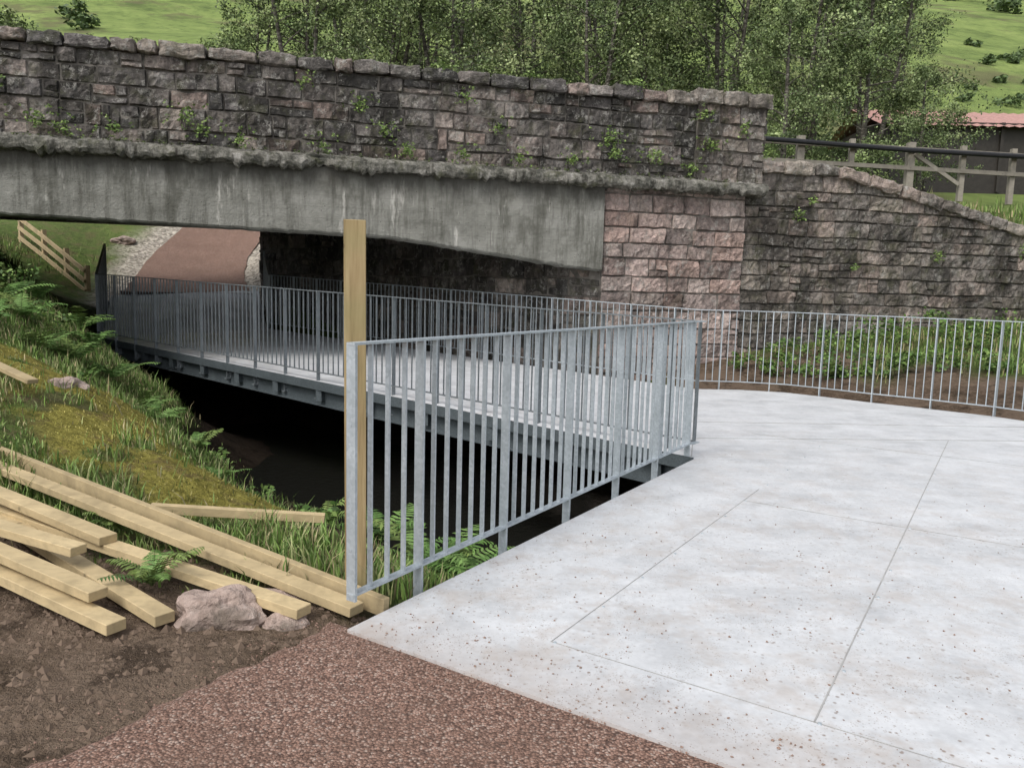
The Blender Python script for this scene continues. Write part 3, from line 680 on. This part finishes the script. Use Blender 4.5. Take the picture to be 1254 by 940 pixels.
# ------------------------------------------------------------------ trees
TG=[(.15,.20,.075),(.20,.26,.10),(.11,.155,.06),(.26,.31,.14),(.22,.28,.125),(.085,.12,.05)]
def tree_mesh(seed,Ht,low,spread,nl):
    R=random.Random(seed);mb=MB();ends=[]
    stems=R.choice([1,2,2,3])
    for st in range(stems):
        az=R.uniform(0,6.28);tilt=.03 if stems==1 else R.uniform(.08,.2);pts=[];n=10
        h=Ht*R.uniform(.85,1)
        for i_ in range(n+1):
            t=i_/n;pts.append(Vector((math.cos(az)*tilt*h*t+.15*math.sin(t*5+seed),math.sin(az)*tilt*h*t+.15*math.cos(t*4+seed*2),h*t)))
        r0=.15 if stems==1 else .12;mb.tube(pts,[r0*(1-.85*i_/n)+.01 for i_ in range(n+1)],7,m=0)
        nb=int(16/stems**.5)+3
        for k in range(nb):
            t=low+(1-low)*(k+R.random())/nb*.95;j=min(int(t*n),n-1);p=pts[j].lerp(pts[j+1],t*n-j)
            a=R.uniform(0,6.28);L=spread*(1.15-t)*R.uniform(.7,1.2)+.5;up=R.uniform(.35,.95);bp=[p];d=Vector((math.cos(a),math.sin(a),up)).normalized()
            for q in range(5):
                d=(d+Vector((R.gauss(0,.16),R.gauss(0,.16),-.08))).normalized();bp.append(bp[-1]+d*L/5)
            mb.tube(bp,[.05*(1-t*.6)*(1-q/5.5) for q in range(6)],5,m=0)
            for q in range(2,6):
                for u in range(2):
                    d2=(d+Vector((R.gauss(0,.8),R.gauss(0,.8),R.gauss(0,.4)))).normalized();L2=L*R.uniform(.2,.4)
                    e1=bp[q]+d2*L2*.6;e2=e1+(d2-Z*.5).normalized()*L2*.6
                    mb.tube([bp[q],e1,e2],[.012,.008,.004],3,m=0);ends+= [(e1,L2*.38),(e2,L2*.36)]
            ends.append((bp[-1],.35))
        ends.append((pts[-1],.4))
    per=max(4,nl//len(ends));V=[];C=[]
    for c,r in ends:
        r=max(.25,min(.6,r));tone=R.uniform(.5,1.4);m=int(per*R.uniform(.2,1.8))
        base=np.array(TG[R.randrange(6)])*tone
        P=rng.normal(0,1,(m,3))*np.array([r*.6,r*.6,r*.55])+np.array(c);P[:,2]-=np.abs(rng.normal(0,.2,m))*r
        u=rng.normal(0,1,(m,3));u/=np.linalg.norm(u,axis=1)[:,None];w=np.cross(u,rng.normal(0,1,(m,3)));w/=np.linalg.norm(w,axis=1)[:,None]
        L=rng.uniform(.06,.125,(m,1))
        V.append(np.stack([P-u*L*.6,P+w*L*.38,P+u*L*.6,P-w*L*.38],1).reshape(-1,3));C.append(np.repeat(base*rng.uniform(.7,1.4,(m,1)),4,0))
    V=np.concatenate(V);C=np.concatenate(C);b0=len(mb.v);nq=len(V)//4
    mb.v+=V.tolist();mb.c+=C.tolist();q=(np.arange(nq)*4+b0)[:,None]+np.arange(4);mb.f+=q.tolist();mb.m+=[1]*nq
    me=mb.make('birch_tree',[bark,leaf])
    d=me.data;bpy.data.objects.remove(me);return d
TM=[tree_mesh(11,12.5,.3,3.4,17000),tree_mesh(12,11,.26,3.0,16000),tree_mesh(13,13,.33,3.6,17000),tree_mesh(14,8.5,.15,2.6,13000)]
tp=[(-10.4,31,1,.85),(-7.8,30,0,.95),(-5.0,31,2,.95),(-2.4,30,0,1),(.4,31.5,1,1),(2.6,29.5,2,.95),(5.2,31,1,1),(7.8,30,2,1),(10.2,28.2,1,.95),(13.0,29.5,0,.92),(10.8,25.5,3,.72),(13.0,26,3,.62),(8.2,25,3,.72),
    (-8,38,0,1),(-2,39,2,1),(4,38,1,1),(10,39,0,1),(17.5,43,1,1.0),(20.5,44.5,0,.95),(14.6,41,2,.9),(-21.5,33,3,1.1),(5.5,47,2,1.1),(-5,47,1,1.1),(0.5,44,3,1.4),(8,44,3,1.4)]
for X,Y,k,sc in tp:
    o=bpy.data.objects.new('birch_tree',TM[k]);link(o);o.location=(X,Y,T(X,Y)-.1);o.scale=(sc,sc,sc*random.uniform(.92,1.08));o.rotation_euler=(0,0,random.uniform(0,6.28))
mb=MB()
for q in range(50):
    Y=R.uniform(110,260);X=R.uniform(-.75,.85)*Y;z0=T(X,Y);r=R.uniform(1.2,3.2)
    for u in range(5): leaf_clump(mb,(X+R.uniform(-r,r),Y+R.uniform(-r,r),z0+r*R.uniform(.3,1.1)),r*.7,45,.8,[(.08,.12,.05),(.11,.16,.06)],.8)
for q in range(26):
    Y=R.uniform(62,105);X=R.uniform(.55,.74)*Y;z0=T(X,Y);r=R.uniform(.5,1.3)
    for u in range(4): leaf_clump(mb,(X+R.uniform(-r,r),Y+R.uniform(-r,r),z0+r*R.uniform(.1,.8)),r*.7,45,.4,[(.08,.12,.05),(.11,.16,.06)],.8)
mb.make('distant_trees',leaf)
mb=MB()
for q in range(150):
    Y=R.uniform(33,52);X=R.uniform(-11,14)*(Y/36);z0=T(X,Y);r=R.uniform(.6,1.5)
    for u in range(3): leaf_clump(mb,(X+R.uniform(-r,r),Y+R.uniform(-r,r),z0+r*R.uniform(.3,1.8)),r*.8,40,.26,[tuple(c_*.75 for c_ in g) for g in TG],.8)
mb.make('woodland_undergrowth',leaf)

# ------------------------------------------------------------------ timber fence + pipe on the embankment
mb=MB()
zt=lambda x:5.42-.022*(x-5)
for k,X in enumerate((5.6,6.95,8.25,9.75,11.1,12.4,13.7,15)):
    Y=19.6+(X-5.2)*.058;w=.085 if k in(1,3) else .06
    mb.box((X,Y,zt(X)-.55),Vector((1,0,0)),Vector((0,1,0)),Z,w,w,.68,(1,1,1))
mb.beam((5.2,19.5,zt(5.2)-.05),(15.6,20.1,zt(15.6)-.05),.05,.12,(.8,.8,.8));mb.beam((5.2,19.5,zt(5.2)-.5),(15.6,20.1,zt(15.6)-.5),.05,.1,(.8,.8,.8))
mb.beam((9.8,19.75,zt(10)-.15),(11.0,19.85,zt(10)-.85),.05,.09)
mb.make('timber_fence',wood_grey)
mb=MB();mb.tube([(3.5,19.3,5.45),(6.5,19.42,5.34),(9.5,19.6,5.22),(12.5,19.75,5.16),(16,19.95,5.06)],[.06]*5,10);mb.make('black_pipe',black_m)
mb=MB();q=[(-15.4,24.5),(-14.4,24.0),(-13.45,23.5),(-12.6,23.05)]
tz=[2.75,2.2,1.65,1.15]
for (X,Y),zz in zip(q,tz): mb.box((X,Y,zz+.0),Vector((.8,-.6,0)),Vector((.6,.8,0)),Z,.06,.06,.8)
for r_ in (.05,.35,.65): 
    for k in range(3): mb.beam((q[k][0]-.04,q[k][1]-.08,tz[k]+r_),(q[k+1][0]-.04,q[k+1][1]-.08,tz[k+1]+r_),.035,.12)
mb.make('timber_fence',wood)
barn=bpy.data.objects.new('red_roofed_barn',None);link(barn)
zb=T(18,35)
mb=MB();mb.box((22.2,37,zb+1.0),Vector((1,.0,0)),Vector((0,1,0)),Z,6.6,2.7,1.75)
for k in range(9): mb.box((16+k*1.55,34.24,zb+1.3),Vector((1,.0,0)),Vector((0,1,0)),Z,.07,.05,1.45)
mb.make('walls',barnw_m,parent=barn)
vs=[];fs=[]
for k in range(61):
    X=15.3+k*.225;o=.05*(k%2)
    for Y,zz in ((33.9,8.9),(37,10.15),(40.1,8.9)): vs.append((X,Y,zz+o))
for k in range(60):
    for j in range(2): a=k*3+j;fs.append((a,a+3,a+4,a+1))
mk('roof',vs,fs,roof_m,parent=barn)

# ------------------------------------------------------------------ timber pile
mb=MB()
def board(a,b2,w=.1,h=.05):
    kk=random.uniform(.78,1.12);mb.beam(a,b2,w,h,(kk,kk*.99,kk*.95))
board((-.60,3.72,.0),(-4.4,6.15,.28),.045,.095)
board((-.74,3.68,.0),(-4.5,6.0,.27),.1,.05)
board((-.98,3.60,.02),(-4.6,5.55,.16),.1,.05)
board((-2.28,4.28,.12),(-4.9,5.75,.36),.11,.05)
board((-2.28,3.98,.16),(-4.7,4.95,.32),.1,.05)
board((-1.62,3.52,.0),(-3.6,5.05,.10),.1,.055)
board((-1.80,3.42,.0),(-4.1,4.75,.12),.1,.055)
board((-1.96,3.57,.09),(-4.5,5.0,.24),.1,.05)
board((-2.75,3.80,.12),(-4.8,4.45,.28),.1,.05)
board((-2.4,5.05,.08),(-1.28,5.25,-.02),.06,.06)
board((-4.3,6.9,.66),(-5.6,7.6,.95),.1,.04)
pile=mb.make('timber_plank_pile',wood);bv=pile.modifiers.new('b','BEVEL');bv.width=.003
def rock(name,c,r,sx,sy,sz,sd):
    bm=bmesh.new();bmesh.ops.create_icosphere(bm,subdivisions=4,radius=1)
    for v_ in bm.verts:
        p=v_.co.copy();k=1+.4*noise.noise(p*1.1+Vector((sd,0,0)))+.18*noise.noise(p*2.9+Vector((0,sd,0)))+.05*noise.noise(p*9)
        v_.co=Vector((p.x*sx,p.y*sy,p.z*sz))*k*r
    me=bpy.data.meshes.new(name);bm.to_mesh(me);bm.free();me.materials.append(rock_m)
    ob=bpy.data.objects.new(name,me);link(ob);ob.location=c;return ob
rock('granite_rock',(-1.40,3.66,-.02),.2,1.05,.7,.6,3)
rock('granite_rock',(-1.08,3.62,-.05),.09,1.2,.8,.6,8)
rock('granite_rock',(-4.5,7.7,.5),.2,1,.7,.5,5);rock('granite_rock',(-1.2,3.9,-.06),.13,1.2,.8,.5,12)
for X,Y,r in [(8.2,11.6,.16),(8.7,11.9,.15),(9.1,11.4,.14),(-6.9,25.3,.4),(-6.4,26.5,.3),(-13.2,26.5,.3)]:
    rock('granite_rock',(X,Y,T(X,Y)),r,1.2,1,.6,R.uniform(0,50))
def crumbs(name,pts,rr,mat):
    base=np.array([(1,0,0),(-1,0,0),(0,1,0),(0,-1,0),(0,0,1),(0,0,-1)],float);tri=np.array([(0,2,4),(2,1,4),(1,3,4),(3,0,4),(2,0,5),(1,2,5),(3,1,5),(0,3,5)])
    n=len(pts);r=rr[0]*(rr[1]/rr[0])**(rng.random(n)**2.2)
    M=base[None]*rng.uniform(.6,1.3,(n,6,1))*r[:,None,None]*np.stack([np.ones(n),rng.uniform(.6,1,n),rng.uniform(.5,.8,n)],1)[:,None,:]
    a=rng.uniform(0,6.28,n);ca=np.cos(a)[:,None];sa=np.sin(a)[:,None]
    V=np.stack([M[:,:,0]*ca-M[:,:,1]*sa,M[:,:,0]*sa+M[:,:,1]*ca,M[:,:,2]],2)+pts[:,None,:]
    Fc=(tri[None]+(np.arange(n)*6)[:,None,None]).reshape(-1,3)
    mk(name,V.reshape(-1,3),Fc,mat)
n=9000;X=rng.uniform(-4.2,-.6,n);Y=rng.uniform(2,4.8,n);k=soilmask(X,Y)>.4;X=X[k];Y=Y[k]
crumbs('soil_clods',np.stack([X,Y,th(X,Y)],1),(.004,.035),m_plain('soil_crumb',(.14,.10,.072),.95))
n=2200;p=np.abs(rng.normal(0,1.9,n));k=rng.random(n)<.35;p[k]=rng.uniform(0,.3,k.sum());q=rng.uniform(.05,4.8,n)
crumbs('deck_grit',np.stack([A.x+D1.x*p+D2.x*q,A.y+D1.y*p+D2.y*q,np.full(n,.003)],1),(.002,.009),m_plain('grit',(.26,.18,.14),.9))
n=9000;p=-rng.random(n)**1.3*2.2;q=rng.uniform(-.25,5,n)
crumbs('path_loose_gravel',np.stack([A.x+D1.x*p+D2.x*q,A.y+D1.y*p+D2.y*q,np.full(n,-.008)],1),(.0025,.008),m_plain('path_grit',(.27,.168,.128),.9))

# ------------------------------------------------------------------ light
w=bpy.data.worlds.new('World');scene.world=w;w.use_nodes=True;nt=w.node_tree
sk=nt.nodes.new('ShaderNodeTexSky');sk.sky_type='NISHITA';sk.sun_disc=False
el=math.radians(52);az=math.radians(215)
sk.sun_elevation=el;sk.sun_rotation=az;sk.air_density=1.0;sk.dust_density=3
hs=nt.nodes.new('ShaderNodeHueSaturation');hs.inputs['Saturation'].default_value=.35;hs.inputs['Value'].default_value=1.55
nt.links.new(sk.outputs[0],hs.inputs['Color']);nt.links.new(hs.outputs[0],nt.nodes['Background'].inputs[0]);nt.nodes['Background'].inputs[1].default_value=.15
sd=bpy.data.lights.new('sun','SUN');sd.energy=1.4;sd.angle=math.radians(20);sd.color=(1,.97,.92)
so=bpy.data.objects.new('sun',sd);link(so)
d=Vector((math.sin(az)*math.cos(el),math.cos(az)*math.cos(el),math.sin(el)));so.rotation_euler=d.to_track_quat('Z','Y').to_euler()

# ------------------------------------------------------------------ camera
cd=bpy.data.cameras.new('camera');co=bpy.data.objects.new('camera',cd);link(co)
cd.sensor_width=36;cd.lens=950/1254*36;cd.clip_end=2000;cd.clip_start=.05
r=math.radians(1.5);t=math.radians(7)
F_=Vector((0,math.cos(t),-math.sin(t)));U_=Vector((0,math.sin(t),math.cos(t)));X_=Vector((1,0,0))
ri=X_*math.cos(r)+U_*math.sin(r);up=-X_*math.sin(r)+U_*math.cos(r)
M=Matrix.Identity(4)
for i_ in range(3): M[i_][0]=ri[i_];M[i_][1]=up[i_];M[i_][2]=-F_[i_]
M[2][3]=1.6;co.matrix_world=M
scene.camera=co
